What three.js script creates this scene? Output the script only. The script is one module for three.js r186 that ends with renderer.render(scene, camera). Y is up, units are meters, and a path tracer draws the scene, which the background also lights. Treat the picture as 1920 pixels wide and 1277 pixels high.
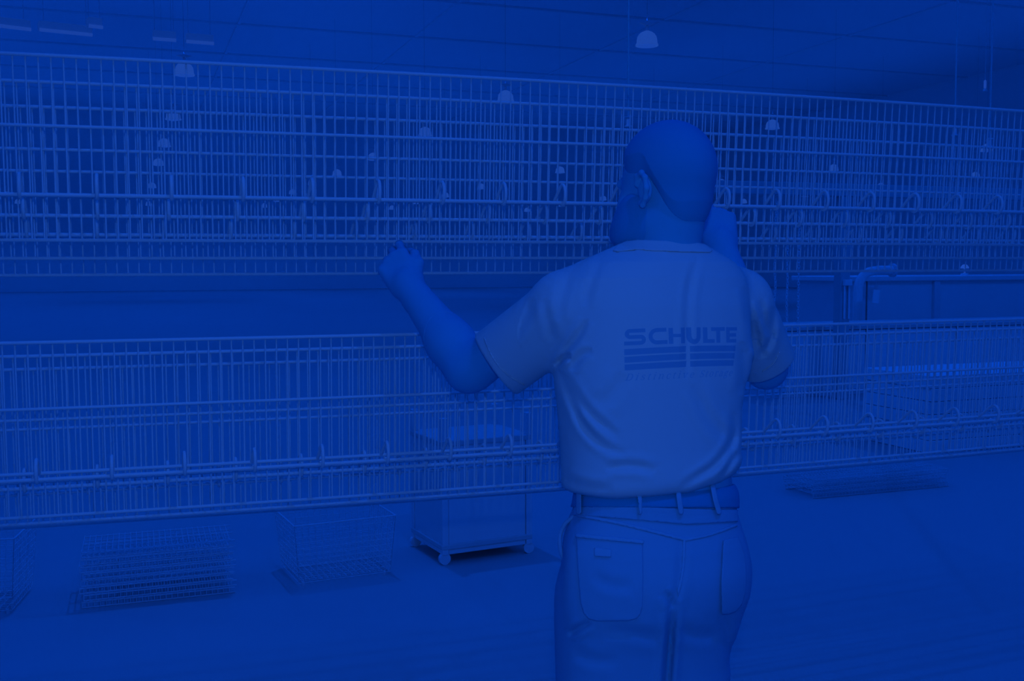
import * as THREE from 'three';
import { mergeGeometries } from 'three/addons/utils/BufferGeometryUtils.js';
import { RoundedBoxGeometry } from 'three/addons/geometries/RoundedBoxGeometry.js';

// ---------------------------------------------------------------- camera, light, exposure
const scene = new THREE.Scene();
scene.background = new THREE.Color(0x000000);
const FOCAL = 1974.3, W = 1920, H = 1277;                      // focal length in pixels of the 1920 x 1277 frame
const camera = new THREE.PerspectiveCamera(2 * Math.atan(H / 2 / FOCAL) * 180 / Math.PI, W / H, 0.05, 300);
const V = (x, y, z) => new THREE.Vector3(x, y, z);
const YAW = 0.34716, PITCH = -0.06802, ROLL = -0.00377, EYE = V(0, 1.5, 0);
const camD = V(Math.sin(YAW) * Math.cos(PITCH), Math.sin(PITCH), -Math.cos(YAW) * Math.cos(PITCH));
const camR0 = camD.clone().cross(V(0, 1, 0)).normalize(), camU0 = camR0.clone().cross(camD);
const camR = camR0.clone().multiplyScalar(Math.cos(ROLL)).addScaledVector(camU0, Math.sin(ROLL));
const camU = camU0.clone().multiplyScalar(Math.cos(ROLL)).addScaledVector(camR0, -Math.sin(ROLL));
camera.position.copy(EYE);
camera.quaternion.setFromRotationMatrix(new THREE.Matrix4().makeBasis(camR, camU, camD.clone().negate()));
camera.updateMatrixWorld();

const EXPOSURE = 0.935;
const LAMP_COLOR = new THREE.Color(0.0028, 0.101, 1), LAMP_POWER = 15.6, UP_POWER = 7.6;      // every pendant of the hall
const FLASH_COLOR = new THREE.Color(0.062, 0.265, 1), FLASH_POWER = 2.9;       // the photographer's flash above the lens
const flash = new THREE.SpotLight(FLASH_COLOR, FLASH_POWER, 0, 0.62, 0.35, 2);
flash.name = 'camera_flash';
flash.position.copy(EYE).addScaledVector(camU, 0.16).addScaledVector(camR, 0.02).addScaledVector(camD, -0.02);
flash.target.position.copy(flash.position).add(camD);
flash.shadow.radius = 1;
flash.castShadow = true;
scene.add(flash, flash.target);

// ---------------------------------------------------------------- helpers
let seed = 7;
const rnd = () => { seed = (seed * 1664525 + 1013904223) >>> 0; return seed / 4294967296; };
const used = {};
const numbered = (n) => { const k = used[n] = (used[n] ?? -1) + 1; return k ? n + '_' + String(k).padStart(3, '0') : n; };
const lin = (r, g, b) => new THREE.Color().setRGB(r, g, b);
const mat = (r, g, b, rough = 0.95, extra = {}) => new THREE.MeshPhysicalMaterial({ color: lin(r, g, b), roughness: rough, specularIntensity: 0.15, ...extra });
function part(name, geo, m, parent, label) {
  const o = new THREE.Mesh(geo, m); o.name = name; o.castShadow = o.receiveShadow = true; parent.add(o);
  if (label) o.userData.label = label;
  return o;
}
function tag(o, label, category, group) { o.userData.label = label; o.userData.category = category; if (group) o.userData.group = group; return o; }
function thing(name, label, category, pos = V(0, 0, 0), turn = 0, group) {
  const o = new THREE.Group(); o.name = numbered(name); o.position.copy(pos); o.rotation.y = turn; scene.add(o);
  return tag(o, label, category, group);
}
function copyOf(src, name, label, pos, turn = 0, group) {
  const o = src.clone(); o.name = numbered(name); o.position.copy(pos); o.rotation.y = turn; scene.add(o);
  o.userData = { ...src.userData, label }; if (group) o.userData.group = group; else delete o.userData.group;
  return o;
}
function struct(name, geo, m) { const o = part(name, geo, m, scene); o.userData.kind = 'structure'; return o; }
const box = (w, h, d, x = 0, y = 0, z = 0) => new THREE.BoxGeometry(w, h, d).translate(x, y, z);
const rbox = (w, h, d, r, x = 0, y = 0, z = 0) => new RoundedBoxGeometry(w, h, d, 2, r).translate(x, y, z);
function bar(a, b, r, seg = 8) {                              // straight round bar from a to b
  const d = b.clone().sub(a), g = new THREE.CylinderGeometry(r, r, d.length(), seg, 1);
  g.applyQuaternion(new THREE.Quaternion().setFromUnitVectors(V(0, 1, 0), d.normalize()));
  return g.translate((a.x + b.x) / 2, (a.y + b.y) / 2, (a.z + b.z) / 2);
}
const tube = (pts, r, n = 64, seg = 8) => new THREE.TubeGeometry(new THREE.CatmullRomCurve3(pts), n, r, seg);
const ray = (px, py) => camD.clone().addScaledVector(camR, (px - W / 2) / FOCAL).addScaledVector(camU, (H / 2 - py) / FOCAL);
const at = (px, py, zc) => EYE.clone().addScaledVector(ray(px, py), zc);                    // a measured pixel at a known distance
const atY = (px, py, y) => { const d = ray(px, py); return EYE.clone().addScaledVector(d, (y - EYE.y) / d.y); };
const atZ = (px, py, z) => { const d = ray(px, py); return EYE.clone().addScaledVector(d, z / d.z); };

// a small value-noise for bump and wear maps
function noiseTexture(n, octaves, lo, hi, rep, seed0 = 1) {
  let s = seed0 * 7919; const r = () => { s = (s * 1103515245 + 12345) % 2147483648; return s / 2147483648; };
  const acc = new Float32Array(n * n);
  for (const [cells, amp] of octaves) {
    const g = Array.from({ length: cells * cells }, r);
    for (let y = 0; y < n; y++) for (let x = 0; x < n; x++) {
      const u = x / n * cells, v = y / n * cells, i = Math.floor(u), j = Math.floor(v), f = (t) => t * t * (3 - 2 * t), a = f(u - i), b = f(v - j);
      const q = (ii, jj) => g[(jj % cells) * cells + ii % cells];
      acc[y * n + x] += amp * ((q(i, j) * (1 - a) + q(i + 1, j) * a) * (1 - b) + (q(i, j + 1) * (1 - a) + q(i + 1, j + 1) * a) * b);
    }
  }
  const tot = octaves.reduce((t, o) => t + o[1], 0), d = new Uint8Array(n * n * 4);
  for (let i = 0; i < n * n; i++) { const v = 255 * (lo + (hi - lo) * acc[i] / tot); d[i * 4] = d[i * 4 + 1] = d[i * 4 + 2] = v; d[i * 4 + 3] = 255; }
  const t = new THREE.DataTexture(d, n, n); t.wrapS = t.wrapT = THREE.RepeatWrapping; t.repeat.set(rep, rep); t.magFilter = t.minFilter = THREE.LinearFilter; t.needsUpdate = true;
  return t;
}

// ---------------------------------------------------------------- materials (linear reflectances)
const M = {
  wire: mat(0.82, 0.82, 0.82, 0.85),                               // white powder coat
  wall: mat(0.96, 0.96, 0.96), ceiling: mat(0.95, 0.95, 0.95), beam: mat(0.95, 0.95, 0.95),
  floor: mat(0.56, 0.55, 0.555, 0.9, { map: noiseTexture(256, [[8, 1], [32, 0.6], [96, 0.4]], 0.965, 1, 1, 3) }),
  steel: mat(0.8, 0.82, 0.84, 0.8), dark: mat(0.4, 0.62, 0.64), pale: mat(0.92, 0.92, 0.92), white: mat(0.96, 0.96, 0.96), sheet: mat(0.96, 0.97, 0.96), top: mat(0.7, 0.7, 0.7),
  skin: mat(0.1, 0.49, 0.68, 0.9), hair: mat(0.04, 0.38, 0.585, 1, { bumpMap: noiseTexture(256, [[64, 1], [128, 1]], 0, 1, 6, 5), bumpScale: 0.002 }),
  leather: mat(0.015, 0.35, 0.56, 0.85),
  denim: mat(0.215, 0.47, 0.63, 1, { bumpMap: noiseTexture(256, [[128, 1], [40, 0.5]], 0, 1, 1, 9), bumpScale: 0.0006 }),
  dull: mat(0.84, 0.84, 0.85), cabinet: mat(0.84, 0.84, 0.85), rod: mat(0.2, 0.62, 0.7, 0.9), black: mat(0.005, 0.01, 0.012), pocket: mat(0.208, 0.462, 0.622, 1), stitch: mat(0.25, 0.5, 0.65), eye: mat(0.7, 0.75, 0.75, 0.3), sole: mat(0.1, 0.4, 0.6),
  shade: mat(0.25, 0.3, 0.3, 0.8, { emissive: lin(0.0105, 0.055, 0.33) }), lens: mat(0.5, 0.55, 0.6, 0.5, { emissive: lin(0.0082, 0.046, 0.27) }),
  glow: mat(0.3, 0.3, 0.3, 0.6, { emissive: lin(0.0085, 0.045, 0.3) }), lit: mat(0.5, 0.5, 0.5, 0.6, { emissive: lin(0.002, 0.02, 0.16) }),
};
M.floor.map.repeat.set(12, 12);

// ---------------------------------------------------------------- the hall
const X0 = -26, X1 = 48, Z0 = -81.5, Z1 = 12, TOP = 13, CX = (X0 + X1) / 2, CZ = (Z0 + Z1) / 2, LX = X1 - X0, LZ = Z1 - Z0;
struct('floor', box(LX + 0.8, 0.3, LZ + 0.8, CX, -0.15, CZ), M.floor);
struct('ceiling', box(LX + 0.8, 0.3, LZ + 0.8, CX, TOP + 0.15, CZ), M.ceiling);
struct('wall_left', box(0.4, TOP, LZ + 0.8, X0 - 0.2, TOP / 2, CZ), M.wall);
struct('wall_right', box(0.4, TOP, LZ + 0.8, X1 + 0.2, TOP / 2, CZ), M.wall);
struct('wall_back', box(LX, TOP, 0.4, CX, TOP / 2, Z0 - 0.2), M.wall);
struct('wall_front', box(LX, TOP, 0.4, CX, TOP / 2, Z1 + 0.2), M.wall);
{ // roof joists across the hall and long purlins below the deck
  let n = 1;
  for (let z = -15.5; z > Z0; z -= 7.2) struct('trim_' + n++, box(LX, 0.1, 0.2, CX, TOP - 0.05, z), M.beam);
  for (const x of [5.1, 13.6, 23.6, 33.8]) struct('trim_' + n++, box(0.14, 0.06, LZ, x, TOP - 0.03, CZ), M.beam);
}

// ---------------------------------------------------------------- pendant lamps
function pendant() {
  const o = new THREE.Group(), rod = TOP - 5.83;
  const pts = [[0.0, 0.31], [0.05, 0.305], [0.1, 0.285], [0.15, 0.25], [0.185, 0.2], [0.2, 0.14], [0.205, 0.07], [0.222, 0.045], [0.225, 0.03], [0.225, 0.02], [0.2, 0.02], [0.197, 0.065], [0.19, 0.14], [0.174, 0.19], [0.14, 0.235], [0.09, 0.27], [0.0, 0.29]];
  part('lamp_shade', new THREE.LatheGeometry(pts.map((p) => new THREE.Vector2(...p)), 28), M.shade, o);
  part('lens', new THREE.SphereGeometry(0.2, 24, 8, 0, Math.PI * 2, Math.PI * 0.5, Math.PI * 0.5).scale(1, 0.22, 1).translate(0, 0.035, 0), M.lens, o);
  part('socket', mergeGeometries([new THREE.CylinderGeometry(0.03, 0.045, 0.07, 14).translate(0, 0.34, 0), new THREE.SphereGeometry(0.034, 14, 10).translate(0, 0.38, 0)]), M.white, o);
  const w = new THREE.Shape(); w.moveTo(-0.16, 0.035); w.lineTo(-0.05, 0.0); w.lineTo(0.05, 0.0); w.lineTo(0.16, 0.035); w.lineTo(0.05, 0.05); w.lineTo(-0.05, 0.05);
  part('mounting_bracket', new THREE.ExtrudeGeometry(w, { depth: 0.06, bevelEnabled: true, bevelSize: 0.004, bevelThickness: 0.004, bevelSegments: 1 }).translate(0, 0.42, -0.03), M.pale, o);
  part('rod', bar(V(0, 0.4, 0), V(0, rod, 0), 0.0018, 6), M.black, o);
  return o;
}
const lampSource = pendant();
const LAMP_Y = 5.83;                                            // rim of the shades
const lampSpots = [                                             // measured in the photo: px, py, which one it is
  [1213, 88, 'nearest pendant lamp, alone high above the worker'],
  [346, 143, 'largest pendant lamp seen through the left end of the upper shelves'],
  [948, 192, 'pendant lamp just under the top rail, second of the middle row'],
  [325, 226, 'second pendant lamp of the leftmost receding row'],
  [1448, 243, 'pendant lamp behind the upper shelves right of the worker\'s head'],
  [797, 256, 'dim saucer-like pendant lamp third along the middle row'],
  [308, 276, 'third pendant lamp of the leftmost receding row'],
  [700, 301, 'fourth pendant lamp of the middle row, above the raised hand'],
  [297, 311, 'fourth pendant lamp of the leftmost receding row'],
  [1050, 325, 'small pendant lamp just left of the worker\'s head'],
  [632, 330, 'fifth pendant lamp of the middle row, small and far away'],
  [1563, 321, 'small pendant lamp far behind the shelves right of the head'],
  [1850, 285, 'pendant lamp near the right edge behind the upper shelves'],
  [1353, 347, 'tiny far pendant lamp beside the right edge of the head'],
  [285, 353, 'sixth pendant lamp of the leftmost receding row, very small'],
  [279, 386, 'farthest pendant lamp of the leftmost receding row'],
];
const placed = [];
let firstLamp = true;
function lampAt(x, z, label, group) {
  const p = V(x, LAMP_Y, z);
  placed.push(p);
  if (firstLamp) { firstLamp = false; lampSource.name = numbered('pendant_lamp'); lampSource.position.copy(p); scene.add(lampSource); tag(lampSource, label, 'lamp', group); } else copyOf(lampSource, 'pendant_lamp', label, p, 0, group);
  // the open mouth throws light down, the glowing shade a little up to the roof
  for (const [dy, to, power, cone] of [[-0.03, 0, LAMP_POWER, 1.44], [0.5, TOP, UP_POWER, 1.4]]) {
    const s = new THREE.SpotLight(LAMP_COLOR, power, 0, cone, 0.5, 2);
    s.name = numbered('pendant_light'); s.position.set(x, LAMP_Y + dy, z); s.target.position.set(x, to, z); s.shadow.radius = 2; s.castShadow = true;
    scene.add(s, s.target);
  }
}
for (const [px, py, label] of lampSpots) { const p = atY(px, py, LAMP_Y); lampAt(p.x, p.z, label); }
for (const x of [-14.6, -6.7, 1.2, 8.95, 18.1, 28.6, 39]) for (let z = 7.2; z > -76; z -= 6.9) {
  if (placed.some((p) => Math.hypot(p.x - x, p.z - z) < 4.7)) continue;
  // keep clear of the part of the hall where the photo shows bare ceiling
  const d = V(x, LAMP_Y, z).sub(EYE), zc = d.dot(camD), px = W / 2 + FOCAL * d.dot(camR) / zc, py = H / 2 - FOCAL * d.dot(camU) / zc;
  const inView = zc > 0 && px > -40 && px < 1960 && py > -40;
  if (inView && py < 330) continue;
  lampAt(x, z, inView ? 'tiny pendant lamp deep in the hall, a speck behind the upper shelves' : 'bell pendant lamp hanging outside the picture', inView ? 'tiny specks of pendant lamps deep in the hall' : 'pendant lamps outside the picture');
}

// fluorescent battens far left below the ceiling
function batten(a, b, label) {
  const c = a.clone().add(b).multiplyScalar(0.5), L = a.distanceTo(b);
  const t = thing('fluorescent_fixture', label, 'light', V(c.x, 6.1, c.z), Math.atan2(-(b.z - a.z), b.x - a.x));
  part('reflector', rbox(L, 0.16, 0.24, 0.02, 0, 0.12, 0), M.lit, t);
  part('tube', new THREE.CylinderGeometry(0.034, 0.034, L * 0.99, 12).rotateZ(Math.PI / 2).translate(0, 0.02, 0.13), M.glow, t);
  for (const k of [-0.4, 0.4]) part('hanger', bar(V(L * k, 0.15, 0), V(L * k, TOP - 6.1, 0), 0.006), M.wall, t);
}
batten(atY(-60, 46, 6.1), atY(56, 60, 6.1), 'bright fluorescent batten cut by the left edge of the picture');
batten(atY(72, 60, 6.1), atY(172, 70, 6.1), 'longest fluorescent batten, at the top left above the shelves');
batten(atY(164, 53, 6.1), atY(190, 56, 6.1), 'short fluorescent batten above the end of the longest one');
batten(atY(286, 77, 6.1), atY(330, 80, 6.1), 'faint fluorescent batten left of the large pendant lamp');
batten(atY(348, 82, 6.1), atY(400, 86, 6.1), 'faint fluorescent batten above the large pendant lamp');
{
  const p = at(1847, 158, 16), t = thing('tube_lamp', 'small upright tube lamp high at the right above the shelves', 'light', V(p.x, p.y, p.z));
  part('tube', new THREE.CapsuleGeometry(0.02, 0.09, 6, 12), M.glow, t);
  part('cap', new THREE.CylinderGeometry(0.024, 0.03, 0.03, 12).translate(0, -0.085, 0), M.white, t);
  part('cord', bar(V(0, 0.06, 0), V(0, TOP - p.y, 0), 0.003, 6), M.wall, t);
}

// ---------------------------------------------------------------- wire shelves on the line
const PITCHW = 0.0254, S_A = -0.46, S_B = 3.2;
const curve = (s) => -2.49727 + 0.045635 * (1 - ((s - 1.55728) / 1.5) ** 2);
const UP = { h: [0.4632, 0.31388, 0.16426, 0.06673], tilt: 0.05812 }, LOW = { h: [-0.15776, -0.30526, -0.45018, -0.54838], tilt: 0.04788 };
const G = {};
function makeShelf(tier, dz, dh, phase, loopPhase, label) {
  const T = tier === 'upper' ? UP : LOW, h = T.h.map((x) => x + 1.5 - dh), base = V(1.2, h[3], -2.5 - dz);
  const t = thing('wire_shelf', label, 'shelf', base);
  const z = (s, y, off = 0) => curve(s) - dz - (h[0] - y) * Math.tan(T.tilt) + off - (tier === 'lower' ? 0.007 : 0);
  const P = (s, y, off = 0) => V(s, y, z(s, y, off)).sub(base);
  const names = ['back_rail', 'middle_rail', 'front_rail', 'lip_rail'], radii = [0.0042, 0.0037, 0.0042, 0.0039];
  const line = (y, off) => { const a = []; for (let k = 0; k <= 24; k++) a.push(P(S_A + (S_B - S_A) * k / 24, y, off)); return a; };
  names.forEach((n, i) => part(n, tube(line(h[i], 0), radii[i], 72, 8), M.wire, t));
  part('hang_rod', tube(line(h[2] - 0.0028, 0.062), 0.0044, 72, 8), M.wire, t, 'round rod held in front by the loops');
  // every deck wire is one bar, shared by all wires of a tier
  const key = tier, len = h[0] - h[3];
  if (!G[key]) {
    const tl = Math.tan(T.tilt);
    G[key] = tube([V(0, 0.002, -0.0058), V(0, -len * 0.5, -len * 0.5 * tl - 0.0058), V(0, -len - 0.004, -(len + 0.004) * tl - 0.0058)], 0.00188, 2, 6);
    const o = [[0, 0], [0.015, 0.0105], [0.035, 0.027], [0.05, 0.0375], [0.062, 0.0415], [0.073, 0.037], [0.079, 0.025], [0.0785, 0.009], [0.0725, -0.004], [0.062, -0.0092], [0.052, -0.0065], [0.046, 0.0005]];
    G[key + 'loop'] = tube(o.map(([n, y]) => V(0, y, n)), 0.004, 40, 8);
  }
  const n0 = Math.ceil((S_A + 0.01 - phase) / PITCHW), n1 = Math.floor((S_B - 0.01 - phase) / PITCHW);
  for (let k = n0; k <= n1; k++) { const w = part('wire', G[key], M.wire, t); w.position.copy(P(phase + k * PITCHW, h[0])); }
  const LP = tier === 'upper' ? 0.1527 : 0.1527;
  for (let s = loopPhase - LP * 3; s < S_B - 0.05; s += LP) if (s > S_A + 0.03) { const w = part('rod_loop', G[key + 'loop'], M.wire, t); w.position.copy(P(s, h[2], 0.001)); }
  return t;
}
const s1 = -0.2506;
makeShelf('upper', 0, 0, s1, -0.215, 'front shelf of the upper tier, its lip rail gripped by the worker');
makeShelf('upper', 0.113, 0.0388, s1 + 0.857 * PITCHW, -0.218, 'middle white wire shelf of the three hanging in the upper tier');
makeShelf('upper', 0.232, 0.0778, s1 + 0.702 * PITCHW, -0.223, 'rearmost and lowest white wire shelf of the upper tier');
makeShelf('lower', 0, 0, -0.2667, -0.2016, 'front shelf of the lower tier, nearest to the worker\'s hips');
makeShelf('lower', 0.1, 0.0371, -0.2667 + 0.42 * PITCHW, -0.235, 'middle white wire shelf of the three hanging in the lower tier');
makeShelf('lower', 0.262, 0.081, -0.2667 + 0.55 * PITCHW, -0.262, 'rearmost and lowest white wire shelf of the lower tier');

// the overhead line that carries them (above and beside the picture) and the hanger rods that show
{
  const Y = 3.35, zc = -2.98;
  const tr = thing('conveyor_track', 'steel overhead conveyor track above the rows of wire shelves', 'track', V(1.2, Y, zc));
  const I = new THREE.Shape(); const a = 0.04, b = 0.06, c = 0.006;
  I.moveTo(-a, -b); I.lineTo(a, -b); I.lineTo(a, -b + c * 2); I.lineTo(c, -b + c * 2); I.lineTo(c, b - c * 2); I.lineTo(a, b - c * 2); I.lineTo(a, b); I.lineTo(-a, b); I.lineTo(-a, b - c * 2); I.lineTo(-c, b - c * 2); I.lineTo(-c, -b + c * 2); I.lineTo(-a, -b + c * 2);
  part('beam', new THREE.ExtrudeGeometry(I, { depth: 5.2, bevelEnabled: false }).rotateY(Math.PI / 2).translate(-2.6, 0, 0), M.steel, tr);
  for (const x of [-2.4, 2.4]) part('ceiling_rod', bar(V(x, 0.06, 0), V(x, TOP - Y, 0), 0.012), M.steel, tr);
  const rod = (x, py, label) => {
    const yb = 1.5 + 0.3, t = thing('hanger_rod', label, 'rod', V(x, yb, zc));
    part('shaft', bar(V(0, 0, 0), V(0, Y - 0.06 - yb, 0), 0.0028, 8), M.rod, t);
    const yn = at(W / 2, py, 3).y - yb;
    part('coupling', mergeGeometries([new THREE.CylinderGeometry(0.0075, 0.0075, 0.03, 6).translate(0, yn, 0), new THREE.CylinderGeometry(0.011, 0.011, 0.004, 12).translate(0, yn - 0.014, 0), new THREE.CylinderGeometry(0.011, 0.011, 0.004, 12).translate(0, yn + 0.014, 0)]), M.pale, t);
  };
  const xAt = (px) => atZ(px, 200, zc).x;
  rod(xAt(1178), 205, 'thin hanger rod above the worker\'s head, left of the nearest lamp');
  rod(xAt(1791), 190, 'thin hanger rod with a coupling, left of the pair at the right edge');
  rod(xAt(1857), 213, 'thin hanger rod nearest to the right edge of the picture');
  for (const [x, side] of [[S_A + 0.05, 'left'], [S_B - 0.05, 'right']]) {
    const t = thing('hanging_rack', 'steel hanging frame with pegs at the ' + side + ' end of the wire shelves', 'rack', V(x, 0.8, zc));
    part('upright', box(0.03, Y - 0.06 - 0.8, 0.03, 0, (Y - 0.06 - 0.8) / 2, 0), M.steel, t);
    for (const [T, o] of [[UP, 0], [LOW, 0.007]]) [[0, 0], [0.113, 0.0388], [0.232, 0.0778]].forEach(([dz, dh], i) => {
      const y = T.h[0] + 1.5 - dh - 0.0085 - 0.8, z = curve(x) - dz - o - zc;
      part('peg', tube([V(0, y - 0.001, 0), V(0, y - 0.001, z * 0.5), V(0, y - 0.001, z), V(0, y + 0.012, z + 0.012)], 0.004, 16, 8), M.steel, t);
    });
  }
}

// ---------------------------------------------------------------- things on the floor behind the line
function wireBasket(name, label, pos, turn, w, d, h, group) {
  const t = thing(name, label, 'basket', pos, turn, group), k = 0.9, r = 0.0016, nx = Math.round(w / 0.034), nz = Math.round(d / 0.034), ny = Math.round(h / 0.031);
  const bx = w * k / 2, bz = d * k / 2, tx = w / 2, tz = d / 2;
  const ring = (y, f, rr) => { const x = bx + (tx - bx) * f, z = bz + (tz - bz) * f; return mergeGeometries([bar(V(-x, y, -z), V(x, y, -z), rr), bar(V(-x, y, z), V(x, y, z), rr), bar(V(-x, y, -z), V(-x, y, z), rr), bar(V(x, y, -z), V(x, y, z), rr)]); };
  part('rim', ring(h, 1, 0.004), M.dull, t);
  part('foot', mergeGeometries([-1, 1].flatMap((a) => [-1, 1].map((b) => bar(V(a * bx * 0.9, 0, b * bz * 0.9), V(a * bx * 0.9, 0.02, b * bz * 0.9), 0.006)))), M.steel, t);
  for (let j = 0; j < ny; j++) part('hoop', ring(0.02 + (h - 0.02) * j / ny, j / ny, r), M.dull, t);
  for (let i = 0; i <= nx; i++) { const f = i / nx * 2 - 1; part('upright_wire', tube([V(f * tx, h, tz), V(f * bx, 0.02, bz), V(f * bx, 0.02, -bz), V(f * tx, h, -tz)].flatMap((p, q, a) => q < 3 ? [p, p.clone().lerp(a[q + 1], 0.02), p.clone().lerp(a[q + 1], 0.98)] : [p]), r, 24, 5), M.dull, t); }
  for (let i = 0; i <= nz; i++) { const f = i / nz * 2 - 1; part('upright_wire', tube([V(tx, h, f * tz), V(bx, 0.02, f * bz), V(-bx, 0.02, f * bz), V(-tx, h, f * tz)].flatMap((p, q, a) => q < 3 ? [p, p.clone().lerp(a[q + 1], 0.02), p.clone().lerp(a[q + 1], 0.98)] : [p]), r, 24, 5), M.dull, t); }
  return t;
}
wireBasket('wire_basket', 'square-meshed wire basket on the floor under the lower tier', V(0.92, 0, -5.14), 0.1, 0.5, 0.4, 0.3);
wireBasket('wire_basket', 'wire basket on the floor at the left edge of the picture', V(-0.72, 0, -5.2), -0.15, 0.5, 0.4, 0.34);

function flatShelf(L, d) {                                      // a wire shelf lying flat, deck wires as one part
  const o = new THREE.Group(), g = [];
  for (const z of [-d / 2, 0, d / 2]) part('rail', bar(V(-L / 2, 0.004, z), V(L / 2, 0.004, z), 0.0036, 6), M.dull, o);
  part('lip', mergeGeometries([bar(V(-L / 2, -0.018, d / 2 + 0.004), V(L / 2, -0.018, d / 2 + 0.004), 0.003, 6), bar(V(-L / 2, -0.018, -d / 2 - 0.004), V(L / 2, -0.018, -d / 2 - 0.004), 0.003, 6)]), M.dull, o);
  for (let x = -L / 2; x <= L / 2; x += 0.0254) g.push(bar(V(x, 0.009, -d / 2 - 0.004), V(x, 0.009, d / 2 + 0.004), 0.0017, 5), bar(V(x, -0.018, d / 2 + 0.006), V(x, 0.009, d / 2 + 0.004), 0.0017, 5), bar(V(x, -0.018, -d / 2 - 0.006), V(x, 0.009, -d / 2 - 0.004), 0.0017, 5));
  const w = part('deck_wires', mergeGeometries(g), M.dull, o); w.userData.kind = 'stuff';
  return o;
}
const nth = ['lowest', 'second', 'third', 'fourth', 'fifth', 'sixth', 'seventh', 'topmost'];
{
  const src = flatShelf(0.66, 0.3);
  for (let i = 0; i < 8; i++) {
    const label = `${nth[i]} of the white wire shelves stacked on the floor at the left`, p = V(0.09 + 0.008 * Math.sin(i * 2.1), 0.0215 + i * 0.0318, -5.12), turn = 0.01 * Math.sin(i * 1.7);
    if (!i) { src.name = numbered('stacked_shelf'); src.position.copy(p); src.rotation.y = turn; scene.add(src); tag(src, label, 'shelf', 'wire shelves stacked on the floor at the left'); } else copyOf(src, 'stacked_shelf', label, p, turn, 'wire shelves stacked on the floor at the left');
  }
  const s2 = flatShelf(1.1, 0.3);
  for (let i = 0; i < 4; i++) {
    const label = `${i === 3 ? 'topmost' : nth[i]} of the white wire shelves stacked on the floor at the right`, p = V(4.68 + 0.01 * Math.cos(i * 2), 0.0215 + i * 0.0318, -5.85);
    if (!i) { s2.name = numbered('stacked_shelf'); s2.position.copy(p); scene.add(s2); tag(s2, label, 'shelf', 'wire shelves stacked on the floor at the right'); } else copyOf(s2, 'stacked_shelf', label, p, 0.012 * Math.sin(i * 2.3), 'wire shelves stacked on the floor at the right');
  }
}
{ // low steel cart behind the lower tier
  const t = thing('steel_cart', 'dim steel cart on the floor left of the worker\'s legs', 'cart', V(1.68, 0, -5.3), 0.12);
  for (const x of [-0.24, 0.24]) for (const z of [-0.2, 0.2]) { part('post', rbox(0.035, 0.7, 0.035, 0.005, x, 0.4, z), M.cabinet, t); part('wheel', new THREE.CylinderGeometry(0.03, 0.03, 0.024, 16).rotateX(Math.PI / 2).translate(x, 0.03, z), M.cabinet, t); }
  part('tray', rbox(0.52, 0.03, 0.44, 0.008, 0, 0.09, 0), M.top, t); part('tray', rbox(0.52, 0.03, 0.44, 0.008, 0, 0.62, 0), M.top, t);
  part('side_panel', rbox(0.44, 0.56, 0.012, 0.004, 0, 0.33, 0.205), M.cabinet, t); part('side_panel', rbox(0.44, 0.56, 0.012, 0.004, 0, 0.33, -0.205), M.cabinet, t);
  part('end_panel', rbox(0.012, 0.56, 0.36, 0.004, 0.245, 0.33, 0), M.cabinet, t); part('end_panel', rbox(0.012, 0.56, 0.36, 0.004, -0.245, 0.33, 0), M.cabinet, t);
}
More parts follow.
